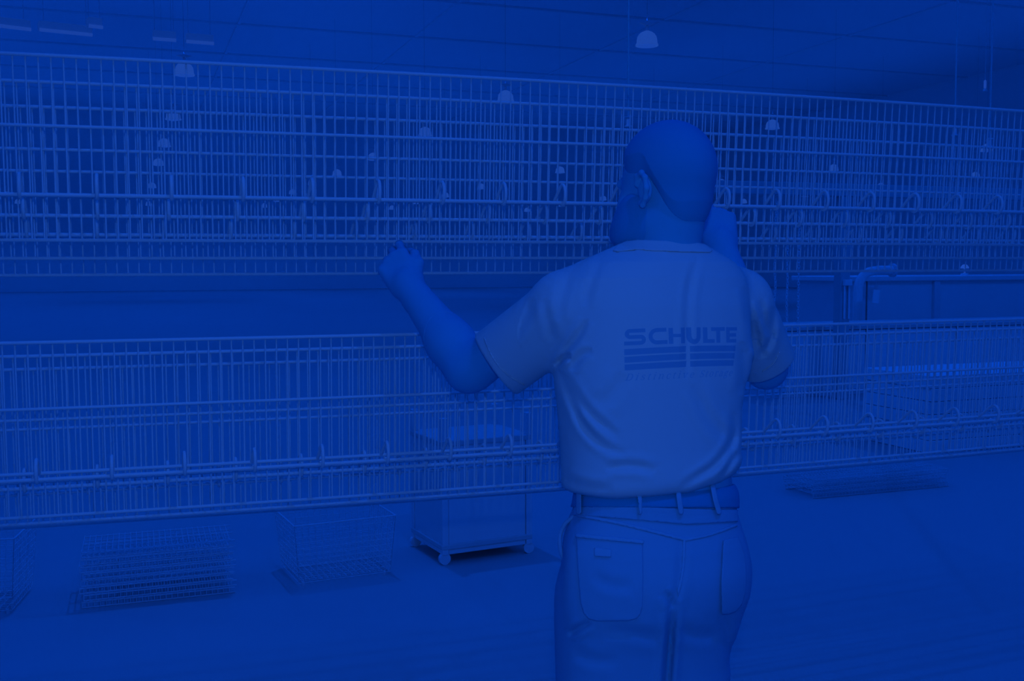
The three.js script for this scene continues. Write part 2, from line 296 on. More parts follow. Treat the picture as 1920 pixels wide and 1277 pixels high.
// right background: bench, booth, gantry with chains, work lamp, sheet stack
{
  const b = thing('work_bench', 'long pale bench behind the lower tier at the right', 'bench', V(10.9, 0, -10.75));
  part('worktop', rbox(8.2, 0.05, 0.95, 0.012, 0, 0.795, 0), M.top, b);
  for (let i = 0; i < 6; i++) part('panel', rbox(1.33, 0.7, 0.03, 0.006, -3.38 + i * 1.35, 0.415, 0.44), M.white, b);
  part('plinth', box(8.1, 0.07, 0.85, 0, 0.035, 0), M.steel, b);
  part('back', box(8.1, 0.7, 0.03, 0, 0.42, -0.44), M.white, b);
  for (const x of [-4.03, 4.03]) part('end_panel', rbox(0.04, 0.7, 0.86, 0.006, x, 0.42, 0), M.white, b);

  const k = thing('booth', 'low booth with a pale header rail behind the bench at the right', 'booth', V(13.2, 0, -12.6));
  part('header', rbox(7.9, 0.07, 1.5, 0.015, 0, 1.345, 0), M.pale, k);
  part('frame', mergeGeometries([rbox(0.12, 1.31, 1.4, 0.01, -3.8, 0.655, 0), rbox(0.12, 1.31, 1.4, 0.01, 3.8, 0.655, 0), rbox(0.1, 1.31, 0.1, 0.01, -2.55, 0.655, 0.68), rbox(0.1, 1.31, 0.1, 0.01, 0.75, 0.655, 0.68)]), M.steel, k);
  for (const [x, w] of [[-3.15, 1.1], [-0.9, 3.2], [2.25, 2.9]]) part('panel', rbox(w, 1.315, 0.04, 0.008, x, 0.657, 0.66), M.pale, k);
  part('back', box(7.7, 1.28, 0.04, 0, 0.65, -0.68), M.steel, k);
  const pts = [[0, 0], [0, 1.1], [0.02, 1.3], [0.12, 1.42], [0.3, 1.46], [0.55, 1.46]].map(([x, y]) => V(x, y, 0));
  const pipe = thing('pipe', 'bent upright pipe at the left corner of the booth', 'pipe', V(9.05, 0, -11.55));
  part('bend', tube(pts, 0.06, 40, 14), M.pale, pipe);
  part('flange', new THREE.CylinderGeometry(0.11, 0.11, 0.03, 20).translate(0, 0.015, 0), M.steel, pipe);
  part('flange', new THREE.CylinderGeometry(0.09, 0.09, 0.04, 20).rotateZ(Math.PI / 2).translate(0.55, 1.46, 0), M.steel, pipe);

  const lp = atZ(1808, 535, -12.3), wl = thing('work_lamp', 'small work lamp standing on the booth roof', 'lamp', V(lp.x, 1.38, lp.z));
  part('base', new THREE.CylinderGeometry(0.05, 0.06, 0.03, 20).translate(0, 0.015, 0), M.pale, wl);
  part('stem', new THREE.CylinderGeometry(0.014, 0.014, 0.12, 12).translate(0, 0.08, 0), M.glow, wl);
  part('lamp_head', new THREE.LatheGeometry([[0.012, 0.16], [0.03, 0.155], [0.055, 0.125], [0.06, 0.1], [0.05, 0.1], [0.012, 0.14]].map((p) => new THREE.Vector2(...p)), 20), M.shade, wl);

  const g = thing('gantry', 'dark steel gantry post rising between the tiers right of the worker', 'gantry', V(7.05, 0, -10.0));
  part('post', rbox(0.13, 2.3, 0.13, 0.01, 0.56, 1.15, 0), M.dark, g); part('post', rbox(0.13, 2.3, 0.13, 0.01, -1.6, 1.15, 0), M.dark, g);
  part('crossbeam', rbox(5.8, 0.14, 0.14, 0.01, 1.15, 2.37, 0), M.dark, g); part('post', rbox(0.13, 2.3, 0.13, 0.01, 3.9, 1.15, 0), M.dark, g);
  for (const x of [0.54, 0.6]) part('conduit', bar(V(x, 0.92, 0.078), V(x, 1.3, 0.078), 0.012), M.white, g);
  part('junction_box', rbox(0.1, 0.07, 0.05, 0.008, 0.57, 1.33, 0.09), M.pale, g);
  const link = mergeGeometries([new THREE.TorusGeometry(0.016, 0.0045, 6, 14).scale(0.75, 1.25, 1), new THREE.TorusGeometry(0.016, 0.0045, 6, 14).scale(0.75, 1.25, 1).rotateY(Math.PI / 2).translate(0, -0.031, 0)]);
  [[-0.33, 'chain hanging from the gantry, leftmost and nearest to the sleeve'], [-0.17, 'middle one of the three chains hanging from the gantry'], [-0.02, 'chain hanging from the gantry, rightmost of the three']].forEach(([x, label], i) => {
    const t = thing('chain', label, 'chain', V(7.05 + x, 2.305, -10.0), 0.5 * i);
    for (let j = 0; j < 27; j++) part('link', link, M.white, t).position.set(0.008 * Math.sin(j * 0.9 + i), -0.02 - j * 0.062, 0);
  });
  const pl = thing('notice_plate', 'small tilted pale plate hanging from the gantry right of its post', 'plate', V(8.07, 2.3, -9.98));
  part('plate', rbox(0.09, 0.155, 0.008, 0.003).rotateZ(-0.14).translate(0, -1.135, 0), M.white, pl);
  part('wire', bar(V(0, 0, 0), V(0, -1.06, 0), 0.002, 6), M.steel, pl);
}
{ // bright stack of white sheets at the right edge
  const t0 = V(7.1, 0, -7.15);
  for (let i = 0; i < 6; i++) {
    const t = thing('sheet_bundle', `${['lowest', 'second', 'third', 'fourth', 'fifth', 'topmost'][i]} bundle in the bright stack of white sheets at the right edge`, 'bundle', V(t0.x + 0.01 * Math.sin(i * 2), i * 0.105, t0.z), 0.005 * Math.cos(i * 3), 'bundles of white sheets stacked at the right edge');
    part('sheets', rbox(2.2, 0.1005, 0.8, 0.004, 0, 0.0535, 0), M.sheet, t);
    part('batten', mergeGeometries([-0.8, 0, 0.8].map((x) => box(0.08, 0.0035, 0.79, x, 0.0018, 0))), M.steel, t);
  }
}

// ---------------------------------------------------------------- the worker
// signed distances are joined with a smooth minimum and meshed by surface nets
const smin = (a, b, k) => { const h = Math.max(k - Math.abs(a - b), 0) / k; return Math.min(a, b) - h * h * k * 0.25; };
const smax = (a, b, k) => -smin(-a, -b, k);
function cap(a, b, ra, rb) {                                    // tapered capsule
  const ax = a.x, ay = a.y, az = a.z, dx = b.x - ax, dy = b.y - ay, dz = b.z - az, l2 = dx * dx + dy * dy + dz * dz;
  return (x, y, z) => {
    const px = x - ax, py = y - ay, pz = z - az; let t = (px * dx + py * dy + pz * dz) / l2; t = t < 0 ? 0 : t > 1 ? 1 : t;
    return Math.hypot(px - dx * t, py - dy * t, pz - dz * t) - (ra + (rb - ra) * t);
  };
}
function ell(c, rx, ry, rz, f) {                                // ellipsoid in a frame f = [right, up, back] (or world)
  return (x, y, z) => {
    let px = x - c.x, py = y - c.y, pz = z - c.z;
    if (f) { const q = [px, py, pz], d = (v) => q[0] * v.x + q[1] * v.y + q[2] * v.z; px = d(f[0]); py = d(f[1]); pz = d(f[2]); }
    const a = px / rx, b = py / ry, e = pz / rz, k = Math.sqrt(a * a + b * b + e * e), g = Math.sqrt((a / rx) ** 2 + (b / ry) ** 2 + (e / rz) ** 2);
    return g > 1e-6 ? k * (k - 1) / g : -Math.min(rx, ry, rz);
  };
}
const union = (list, k) => (x, y, z) => { let d = 9; for (const f of list) d = smin(d, f(x, y, z), k); return d; };
function surfaceNets(sdf, lo, hi, cell) {
  const n = ['x', 'y', 'z'].map((k) => Math.ceil((hi[k] - lo[k]) / cell) + 1), [nx, ny, nz] = n, F = new Float32Array(nx * ny * nz), I = (i, j, k) => (k * ny + j) * nx + i;
  const S = 6, far = S * cell * 0.87 * 2.3 + 0.004;              // blocks far from the surface are filled with one value
  for (let K = 0; K < nz; K += S) for (let J = 0; J < ny; J += S) for (let Q = 0; Q < nx; Q += S) {
    const c = sdf(lo.x + (Q + S / 2) * cell, lo.y + (J + S / 2) * cell, lo.z + (K + S / 2) * cell), skip = Math.abs(c) > far;
    for (let k = K; k < Math.min(K + S, nz); k++) for (let j = J; j < Math.min(J + S, ny); j++) for (let i = Q; i < Math.min(Q + S, nx); i++) F[I(i, j, k)] = skip ? c : sdf(lo.x + i * cell, lo.y + j * cell, lo.z + k * cell);
  }
  const id = new Int32Array(nx * ny * nz).fill(-1), pos = [], nor = [], idx = [];
  for (let k = 0; k < nz - 1; k++) for (let j = 0; j < ny - 1; j++) for (let i = 0; i < nx - 1; i++) {
    let m = 0; const v = [];
    for (let c = 0; c < 8; c++) { const f = F[I(i + (c & 1), j + ((c >> 1) & 1), k + (c >> 2))]; v.push(f); if (f < 0) m |= 1 << c; }
    if (m === 0 || m === 255) continue;
    let sx = 0, sy = 0, sz = 0, cnt = 0;
    for (let a = 0; a < 8; a++) for (const b of [a | 1, a | 2, a | 4]) if (b !== a && (v[a] < 0) !== (v[b] < 0)) {
      const t = v[a] / (v[a] - v[b]); sx += (a & 1) + t * ((b & 1) - (a & 1)); sy += ((a >> 1) & 1) + t * (((b >> 1) & 1) - ((a >> 1) & 1)); sz += (a >> 2) + t * ((b >> 2) - (a >> 2)); cnt++;
    }
    id[I(i, j, k)] = pos.length / 3;
    pos.push(lo.x + (i + sx / cnt) * cell, lo.y + (j + sy / cnt) * cell, lo.z + (k + sz / cnt) * cell);
  }
  const quad = (a, b, c, d, flip) => { if (a < 0 || b < 0 || c < 0 || d < 0) return; flip ? idx.push(a, c, b, a, d, c) : idx.push(a, b, c, a, c, d); };
  for (let k = 1; k < nz - 1; k++) for (let j = 1; j < ny - 1; j++) for (let i = 1; i < nx - 1; i++) {
    const s = F[I(i, j, k)] < 0;
    if (s !== F[I(i + 1, j, k)] < 0) quad(id[I(i, j - 1, k - 1)], id[I(i, j, k - 1)], id[I(i, j, k)], id[I(i, j - 1, k)], !s);
    if (s !== F[I(i, j + 1, k)] < 0) quad(id[I(i - 1, j, k - 1)], id[I(i - 1, j, k)], id[I(i, j, k)], id[I(i, j, k - 1)], !s);
    if (s !== F[I(i, j, k + 1)] < 0) quad(id[I(i - 1, j - 1, k)], id[I(i, j - 1, k)], id[I(i, j, k)], id[I(i - 1, j, k)], !s);
  }
  const e = cell * 0.35;
  for (let p = 0; p < pos.length; p += 3) {
    const x = pos[p], y = pos[p + 1], z = pos[p + 2];
    let gx = sdf(x + e, y, z) - sdf(x - e, y, z), gy = sdf(x, y + e, z) - sdf(x, y - e, z), gz = sdf(x, y, z + e) - sdf(x, y, z - e); const l = Math.hypot(gx, gy, gz) || 1;
    const d = Math.max(-cell, Math.min(cell, sdf(x, y, z))) * 0.8 / Math.max(0.6, l / (2 * e)); gx /= l; gy /= l; gz /= l;
    pos[p] -= gx * d; pos[p + 1] -= gy * d; pos[p + 2] -= gz * d; nor.push(gx, gy, gz);
  }
  const g = new THREE.BufferGeometry();
  g.setAttribute('position', new THREE.Float32BufferAttribute(pos, 3)); g.setAttribute('normal', new THREE.Float32BufferAttribute(nor, 3)); g.setIndex(idx);
  return g;
}
// reading a point of space back into the measured frame, so that seams and folds can be drawn on the cloth
const flat = (x, y, z) => { const dx = x - EYE.x, dy = y - EYE.y, dz = z - EYE.z, c = dx * camD.x + dy * camD.y + dz * camD.z; return [W / 2 + FOCAL * (dx * camR.x + dy * camR.y + dz * camR.z) / c, H / 2 - FOCAL * (dx * camU.x + dy * camU.y + dz * camU.z) / c]; };
let along = 0;                                                  // where on the line the last nearest point lay, 0 to 1
const lineDist = (px, py, L) => {
  let best = 1e9;
  for (let i = 0; i + 1 < L.length; i++) { const [ax, ay] = L[i], [bx, by] = L[i + 1], dx = bx - ax, dy = by - ay; let t = ((px - ax) * dx + (py - ay) * dy) / (dx * dx + dy * dy); t = t < 0 ? 0 : t > 1 ? 1 : t; const q = (px - ax - dx * t) ** 2 + (py - ay - dy * t) ** 2; if (q < best) { best = q; along = (i + t) / (L.length - 1); } }
  return Math.sqrt(best);
};
const polyDist = (px, py, L) => {
  let inside = false;
  for (let i = 0, j = L.length - 1; i < L.length; j = i++) { const [ax, ay] = L[i], [bx, by] = L[j]; if ((ay > py) !== (by > py) && px < (bx - ax) * (py - ay) / (by - ay) + ax) inside = !inside; }
  return (inside ? -1 : 1) * lineDist(px, py, [...L, L[0]]);
};
const rounded = (L, n = 2) => { for (let k = 0; k < n; k++) { const o = [L[0]]; for (let i = 0; i + 1 < L.length; i++) { const [a, b] = L[i], [c, d] = L[i + 1]; o.push([a * 0.75 + c * 0.25, b * 0.75 + d * 0.25], [a * 0.25 + c * 0.75, b * 0.25 + d * 0.75]); } o.push(L[L.length - 1]); L = o; } return L; };

const ZM = 2.2, PPM = FOCAL / ZM;                               // the worker's distance and pixels per metre there
const axis = at(1220, 780, ZM), ZC = axis.z;
// lofted trunks: rows of [py, left px, right px, half depth, shift towards the camera]
function trunk(rows, grow = 0) {
  const R = rows.map(([py, l, r, b, sh = 0]) => {
    const p = at((l + r) / 2, py, ZM), hw = (r - l) / 2 / PPM, s = Math.sin(YAW), c = Math.cos(YAW);
    return { y: p.y, x: p.x, z: p.z + sh, a: Math.sqrt(Math.max(hw * hw - (b * s) ** 2, 0.001)) / c + grow, b: b + grow };
  }).sort((p, q) => p.y - q.y);
  const y0 = R[0].y - grow, y1 = R[R.length - 1].y + grow;
  return (x, y, z) => {
    let i = 0; while (i < R.length - 2 && y > R[i + 1].y) i++;
    const A = R[i], B = R[i + 1]; let t = (y - A.y) / (B.y - A.y); t = t < 0 ? 0 : t > 1 ? 1 : t; const P0 = R[Math.max(0, i - 1)], P3 = R[Math.min(R.length - 1, i + 2)];
    const q = (k) => { const p0 = P0[k], p1 = A[k], p2 = B[k], p3 = P3[k]; return 0.5 * (2 * p1 + (p2 - p0) * t + (2 * p0 - 5 * p1 + 4 * p2 - p3) * t * t + (3 * p1 - p0 - 3 * p2 + p3) * t * t * t); };
    const a = q('a'), b = q('b'), u = Math.abs(x - q('x')) / a, v = Math.abs(z - q('z')) / b, e = 2.35, k = Math.pow(Math.pow(u, e) + Math.pow(v, e), 1 / e);
    const g = Math.hypot(u / a, v / b) / Math.max(Math.hypot(u, v), 1e-6), d = (k - 1) / Math.max(g, 1 / a);
    return smax(d, Math.max(y - y1, y0 - y), 0.035);
  };
}
const P = at;
const person = thing('person', 'worker seen from behind in a white printed tee shirt and jeans, reaching to a shelf', 'person', V(0, 0, 0));

// joints
const Ls = P(1050, 562, 2.17), Le = P(880, 690, 2.34), Lw = P(768, 540, 2.47);
const Rs = P(1386, 566, 2.29), Re = P(1436, 690, 2.43), Rw = P(1352, 462, 2.55);
// ---- shirt
const shirtRows = [[440, 1176, 1320, 0.075, -0.02], [456, 1166, 1326, 0.08, -0.016], [472, 1142, 1348, 0.09, -0.01], [492, 1100, 1378, 0.1], [520, 1065, 1400, 0.115], [570, 1052, 1410, 0.128], [630, 1046, 1412, 0.132], [690, 1041, 1408, 0.132], [760, 1046, 1392, 0.132], [830, 1052, 1387, 0.132], [880, 1054, 1391, 0.134], [912, 1056, 1391, 0.132], [932, 1072, 1382, 0.122]];
const shirtTrunk = trunk(shirtRows);
const hemAt = (px) => { const L = [[1040, 926], [1080, 929], [1120, 935], [1156, 939], [1220, 934], [1290, 926], [1350, 906], [1395, 880], [1460, 850]]; for (let i = 0; i + 1 < L.length; i++) if (px < L[i + 1][0]) return L[i][1] + (L[i + 1][1] - L[i][1]) * (px - L[i][0]) / (L[i + 1][0] - L[i][0]); return 850; };
const LsleeveEnd = P(906, 702, 2.32), RsleeveEnd = P(1452, 706, 2.44);
const cutPlane = (p, n) => (x, y, z) => (x - p.x) * n.x + (y - p.y) * n.y + (z - p.z) * n.z;
const leftCut = cutPlane(P(928, 682, 2.3), camR.clone().multiplyScalar(-0.82).addScaledVector(camU, -0.58).addScaledVector(camD, 0.1).normalize());
const rightCut = cutPlane(P(1446, 692, 2.4), camR.clone().multiplyScalar(0.5).addScaledVector(camU, -0.75).addScaledVector(camD, 0.28).normalize());
const lSleeve = union([cap(P(1064, 584, 2.17), LsleeveEnd, 0.08, 0.08), cap(P(1150, 532, 2.18), P(1060, 572, 2.17), 0.066, 0.07)], 0.02);
const rSleeve = union([cap(P(1383, 568, 2.29), RsleeveEnd, 0.072, 0.062), cap(P(1320, 532, 2.25), P(1384, 568, 2.29), 0.064, 0.07)], 0.02);
const F = (d, w, ...L) => { const R = rounded(L); return { d: d * 0.82, w: w * 0.95, L: R, n: R.length - 1 }; };           // a fold: groove depth (m), width (px), line in the measured frame
const folds = [
  F(0.006, 7, [1100, 600], [1087, 625], [1068, 648], [1044, 678]), F(0.008, 6, [1040, 688], [1060, 668], [1072, 670]), F(0.005, 8, [1070, 695], [1090, 665], [1110, 657]),
  F(0.007, 8, [1050, 694], [1060, 725], [1075, 757], [1092, 800], [1130, 838], [1175, 853]), F(0.006, 8, [1062, 700], [1080, 740], [1100, 770], [1135, 800], [1160, 820]),
  F(0.007, 9, [1135, 879], [1160, 873], [1200, 874], [1230, 884]), F(0.008, 8, [1275, 915], [1310, 893], [1340, 875], [1366, 845], [1378, 815], [1374, 770]), F(0.007, 7, [1353, 898], [1366, 875], [1382, 846]),
  F(0.005, 8, [1310, 480], [1297, 517], [1290, 560], [1288, 640], [1287, 710]), F(0.004, 9, [1128, 480], [1108, 530], [1095, 575]), F(0.005, 9, [1395, 537], [1404, 575], [1410, 620], [1412, 660]),
  F(0.007, 7, [1414, 600], [1421, 650], [1431, 672]), F(0.008, 7, [1447, 575], [1449, 625], [1440, 650], [1430, 668]), F(0.006, 7, [1425, 560], [1434, 600], [1440, 630]),
  F(0.004, 10, [1068, 512], [1052, 560], [1042, 600]), F(0.004, 10, [1000, 560], [985, 600], [955, 645]), F(0.004, 9, [1020, 560], [1030, 610], [1035, 640]),
  F(0.005, 10, [1390, 740], [1395, 700], [1390, 640]), F(0.004, 12, [1300, 720], [1330, 790], [1372, 830]), F(0.004, 14, [1170, 700], [1150, 740], [1120, 760]), F(0.005, 10, [1058, 900], [1100, 915], [1150, 918]),
];
const fold = (x, y, z) => { const [px, py] = flat(x, y, z); let o = 0; for (const f of folds) { const b = f.box ??= [Math.min(...f.L.map((p) => p[0])) - 30, Math.max(...f.L.map((p) => p[0])) + 30, Math.min(...f.L.map((p) => p[1])) - 30, Math.max(...f.L.map((p) => p[1])) + 30]; if (px < b[0] || px > b[1] || py < b[2] || py > b[3]) continue; const q = lineDist(px, py, f.L) / f.w; if (q < 5) o += f.d * Math.min(1, 3.2 * along, 3.2 * (1 - along)) * (Math.exp(-q * q) - 0.5 * Math.exp(-((q - 1.8) ** 2))); } return o; };
const headF = V(-Math.sin(0.36), -0.06, -Math.cos(0.36)).normalize(), headR = headF.clone().cross(V(0, 1, 0)).normalize(), headU = headR.clone().cross(headF), headB = headF.clone().negate(), hf = [headR, headU, headB];
const headC = P(1246, 352, 2.2), HP = (r, u, b) => headC.clone().addScaledVector(headR, r).addScaledVector(headU, u).addScaledVector(headB, b);
const neckA = P(1250, 505, 2.2).add(V(0, 0, -0.022)), neckB = HP(0, -0.05, 0.03), neck = cap(neckA, neckB, 0.072, 0.062);
const shirtBase = (x, y, z) => {
  let d = shirtTrunk(x, y, z);
  d = smin(d, smax(lSleeve(x, y, z), leftCut(x, y, z), 0.006), 0.035);
  d = smin(d, smax(rSleeve(x, y, z), rightCut(x, y, z), 0.006), 0.016);
  return d;
};
const shirtSdf = (x, y, z) => {
  let d = shirtBase(x, y, z);
  if (d > 0.06) return d;
  if (d > -0.05 && z > ZC - 0.06) d += fold(x, y, z);
  const [px, py] = flat(x, y, z);
  const hem = (py - hemAt(px)) / PPM; d = smax(d, hem, 0.03);
  d = smax(d, -Math.max(neck(x, y, z) - 0.001, (py - 465) / PPM), 0.004);
  d = smax(d, (453.5 + 3 * (px - 1240) / 70 - py) / PPM, 0.008);
  return d;
};
const shirtGeo = surfaceNets(shirtSdf, V(Math.min(LsleeveEnd.x, axis.x - 0.3) - 0.14, P(1220, 950, ZM).y - 0.03, ZC - 0.32), V(RsleeveEnd.x + 0.14, P(1220, 440, ZM).y + 0.03, ZC + 0.24), 0.0062);
// the print is flat on the back: uv in metres across the back, blank elsewhere
const pA = atZ(1120, 590, ZC + 0.13), pB = atZ(1420, 720, ZC + 0.13);
{
  const p = shirtGeo.attributes.position, n = shirtGeo.attributes.normal, uv = new Float32Array(p.count * 2);
  for (let i = 0; i < p.count; i++) {
    const back = n.getZ(i) > 0.05 && p.getZ(i) > ZC;
    let u = (p.getX(i) - pA.x) / (pB.x - pA.x), v = (p.getY(i) - pB.y) / (pA.y - pB.y);
    if (!back) { u = 0.01; v = 0.99; }
    uv[i * 2] = Math.min(0.999, Math.max(0.001, u)); uv[i * 2 + 1] = Math.min(0.999, Math.max(0.001, v));
  }
  shirtGeo.setAttribute('uv', new THREE.BufferAttribute(uv, 2));
}
function printTexture() {
  const c = document.createElement('canvas'); c.width = 1920; c.height = 832; const g = c.getContext('2d');
  const css = (r, gg, b) => '#' + lin(r, gg, b).getHexString();
  g.fillStyle = css(0.68, 0.68, 0.68); g.fillRect(0, 0, 1920, 832);
  const ink = css(0.25, 0.46, 0.605), thin = css(0.36, 0.525, 0.63);
  const arch = (x) => { const t = (x - 1060) / 700; return 14 * t * t; };          // the rows sag a little towards both ends
  g.fillStyle = ink; g.strokeStyle = ink; g.lineWidth = 50; g.lineJoin = 'round'; g.lineCap = 'butt';
  const T = 166, B = 342, letter = (x0, f) => { g.save(); g.translate(x0, arch(x0 + 110)); g.transform(1, (x0 - 1000) * 0.00006, 0, 1, 0, 0); f(); g.restore(); };
  const poly = (pts) => { g.beginPath(); pts.forEach(([x, y], i) => (i ? g.lineTo(x, y) : g.moveTo(x, y))); g.closePath(); g.fill(); };
  letter(362, () => { g.beginPath(); g.moveTo(228, T + 20); g.lineTo(70, T + 20); g.arc(70, T + 54, 34, -Math.PI / 2, Math.PI / 2, true); g.lineTo(175, T + 88); g.arc(175, T + 122, 34, -Math.PI / 2, Math.PI / 2); g.lineTo(5, T + 156); g.lineWidth = 42; g.stroke(); });
  letter(612, () => { g.beginPath(); g.moveTo(210, T + 20); g.lineTo(100, T + 20); g.arc(100, (T + B) / 2, 68, -Math.PI / 2, Math.PI / 2, true); g.lineTo(218, B - 20); g.lineWidth = 44; g.stroke(); });
  letter(845, () => { g.fillRect(0, T, 52, B - T); g.fillRect(140, T, 58, B - T); g.fillRect(0, T + 68, 190, 36); });
  letter(1062, () => { g.beginPath(); g.moveTo(28, T); g.lineTo(28, B - 72); g.arc(84, B - 72, 54, Math.PI, 0, true); g.lineTo(142, T); g.lineWidth = 54; g.stroke(); });
  letter(1258, () => { g.fillRect(0, T, 58, B - T); g.fillRect(0, B - 42, 150, 42); });
  letter(1365, () => { g.fillRect(0, T, 188, 42); g.fillRect(66, T, 54, B - T); });
  letter(1570, () => { g.fillRect(0, T, 52, B - T); for (const y of [T, T + 68, B - 40]) g.fillRect(0, y, y === T ? 166 : 152, 40); });
  for (let k = 0; k < 3; k++) {
    const y = 372 + k * 84, h = 66;
    for (const [a, b] of [[365, 1056], [1096, 1712 - k * 18]]) { const top = [], bot = []; for (let i = 0; i <= 16; i++) { const x = a + (b - a) * i / 16; top.push([x, y + arch(x) * 1.6]); bot.push([x - (i === 16 ? 8 : 0), y + h + arch(x) * 1.6]); } poly([...top, ...bot.reverse()]); }
  }
  g.fillStyle = thin; g.font = 'italic 106px serif';
  const word = (s, x, end) => { const w = [...s].map((ch) => g.measureText(ch).width), step = (end - x - w.reduce((p, q) => p + q)) / (s.length - 1); [...s].forEach((ch, i) => { g.save(); g.translate(x, 728 + arch(x) * 0.9); g.transform(1, 0, -0.12, 1, 0, 0); g.fillText(ch, 0, 0); g.restore(); x += w[i] + step; }); };
  word('Distinctive', 362, 1135); word('Storage', 1205, 1655);
  const t = new THREE.CanvasTexture(c); t.colorSpace = THREE.SRGBColorSpace; t.magFilter = THREE.LinearFilter; return t;
}
const shirtMat = mat(1, 1, 1, 1, { map: printTexture() });
const shirtPlain = mat(0.675, 0.675, 0.675, 1);
part('tee_shirt', shirtGeo, shirtMat, person, 'white tee shirt with a dark printed logo on the back');
// (stitched sleeve hems follow once the cloth helpers exist)
// ---- jeans, belt
const jeanRows = [[905, 1082, 1378, 0.116], [936, 1080, 1380, 0.118], [950, 1076, 1380, 0.122], [975, 1064, 1382, 0.128, 0.004], [1010, 1054, 1388, 0.136, 0.01], [1060, 1052, 1396, 0.142, 0.014], [1110, 1046, 1395, 0.138, 0.012], [1150, 1044, 1384, 0.128, 0.008], [1190, 1045, 1377, 0.12, 0.004], [1240, 1047, 1372, 0.115, 0.0], [1300, 1049, 1368, 0.112, 0.0], [1350, 1060, 1350, 0.1, 0.0]];
const hipsTrunk = trunk(jeanRows);
const La = P(1150, 1120, 2.19), Ra = P(1287, 1120, 2.28), Lfoot = V(La.x - 0.01, 0.075, La.z + 0.02), Rfoot = V(Ra.x + 0.03, 0.075, Ra.z - 0.06);
const Lknee = V(La.x - 0.005, 0.5, La.z - 0.01), Rknee = V(Ra.x + 0.012, 0.5, Ra.z - 0.05);
const legs = (g) => union([cap(La, Lknee, 0.117 + g, 0.098 + g), cap(Lknee, V(Lfoot.x, 0.06, Lfoot.z), 0.098 + g, 0.088 + g)], 0.03);
const legR = (g) => union([cap(Ra, Rknee, 0.096 + g, 0.09 + g), cap(Rknee, V(Rfoot.x, 0.06, Rfoot.z), 0.09 + g, 0.082 + g)], 0.03);
const seatL = ell(P(1150, 1085, 2.13), 0.095, 0.12, 0.045), seatR = ell(P(1322, 1085, 2.19), 0.08, 0.12, 0.045), lJ = legs(0), rJ = legR(0);
const jeanFolds = [{ d: 0.019, w: 8, L: [[1263, 1120], [1258, 1180], [1252, 1260], [1248, 1340], [1246, 1420]] }, F(0.008, 7, [1066, 1190], [1085, 1178], [1108, 1167]), F(0.006, 8, [1242, 1110], [1256, 1124], [1262, 1140]), F(0.004, 12, [1130, 1180], [1190, 1188], [1240, 1200]), F(0.004, 12, [1275, 1180], [1310, 1195], [1350, 1190]), F(0.004, 10, [1355, 1160], [1368, 1210], [1372, 1260]), F(0.003, 12, [1110, 1080], [1150, 1100], [1190, 1098]), F(0.003, 12, [1075, 1220], [1110, 1240], [1160, 1240]), F(0.004, 9, [1275, 1010], [1278, 1060], [1270, 1110], [1258, 1138])];
const jeanSdf = (x, y, z) => {
  let d = smin(hipsTrunk(x, y, z), smin(seatL(x, y, z), seatR(x, y, z), 0.02), 0.05);
  d = smin(d, lJ(x, y, z), 0.03); const r = rJ(x, y, z); d = smin(d, r, 0.012);
  if (d < 0.04 && z > ZC - 0.05 && y > 0.6) { const [px, py] = flat(x, y, z); for (const f of jeanFolds) { const q = lineDist(px, py, f.L) / f.w; if (q < 5) d += f.d * Math.min(1, 3.2 * along, 3.2 * (1 - along)) * (Math.exp(-q * q) - 0.4 * Math.exp(-((q - 1.8) ** 2))); } }
  if (y > 0.9) d = smax(d, (947 - flat(x, y, z)[1]) / PPM, 0.003);
  return Math.max(d, 0.035 - y);
};
const yTop = P(1220, 932, ZM).y;
part('jeans', surfaceNets(jeanSdf, V(axis.x - 0.3, 0.02, ZC - 0.3), V(axis.x + 0.32, yTop + 0.03, ZC + 0.26), 0.0085), M.denim, person, 'faded jeans with back pockets');
// sewn-on pieces follow the cloth: a shell over it, cut to the outline
function patch(name, outline, lift, m, cell = 0.0034, label, base = jeanSdf, soft = 0) {
  const L = rounded([...outline, outline[0]], soft), xs = outline.map((p) => p[0]), ys = outline.map((p) => p[1]);
  const f = (x, y, z) => { const [px, py] = flat(x, y, z), d = base(x, y, z); return smax(smax(d - lift, -(d + 0.009), 0.001), polyDist(px, py, L) / PPM, 0.002); };
  const a = P(Math.min(...xs) - 8, Math.max(...ys) + 8, ZM), b = P(Math.max(...xs) + 8, Math.min(...ys) - 8, ZM);
  return part(name, surfaceNets(f, V(Math.min(a.x, b.x) - 0.07, a.y - 0.06, ZC - 0.02), V(Math.max(a.x, b.x) + 0.07, b.y + 0.06, ZC + 0.24), cell), m, person, label);
}
function seam(name, line, lift, halfPx, m, cell = 0.0032, base = jeanSdf, z0 = -0.02) {
  const L = rounded(line), xs = line.map((p) => p[0]), ys = line.map((p) => p[1]);
  const f = (x, y, z) => { const [px, py] = flat(x, y, z), d = base(x, y, z); return smax(smax(d - lift, -(d + 0.004), 0.001), (lineDist(px, py, L) - halfPx) / PPM, 0.002); };
  const a = P(Math.min(...xs) - 6, Math.max(...ys) + 6, ZM), b = P(Math.max(...xs) + 6, Math.min(...ys) - 6, ZM);
  return part(name, surfaceNets(f, V(Math.min(a.x, b.x) - 0.06, a.y - 0.055, ZC + z0), V(Math.max(a.x, b.x) + 0.06, b.y + 0.055, ZC + 0.24), cell), m, person);
}
seam('sleeve_hem', [[908, 634], [921, 668], [945, 700], [982, 722]], 0.0024, 1.6, shirtPlain, 0.003, shirtSdf, -0.2);
seam('sleeve_hem', [[1430, 697], [1452, 683], [1462, 660]], 0.0024, 1.6, shirtPlain, 0.003, shirtSdf, -0.2);
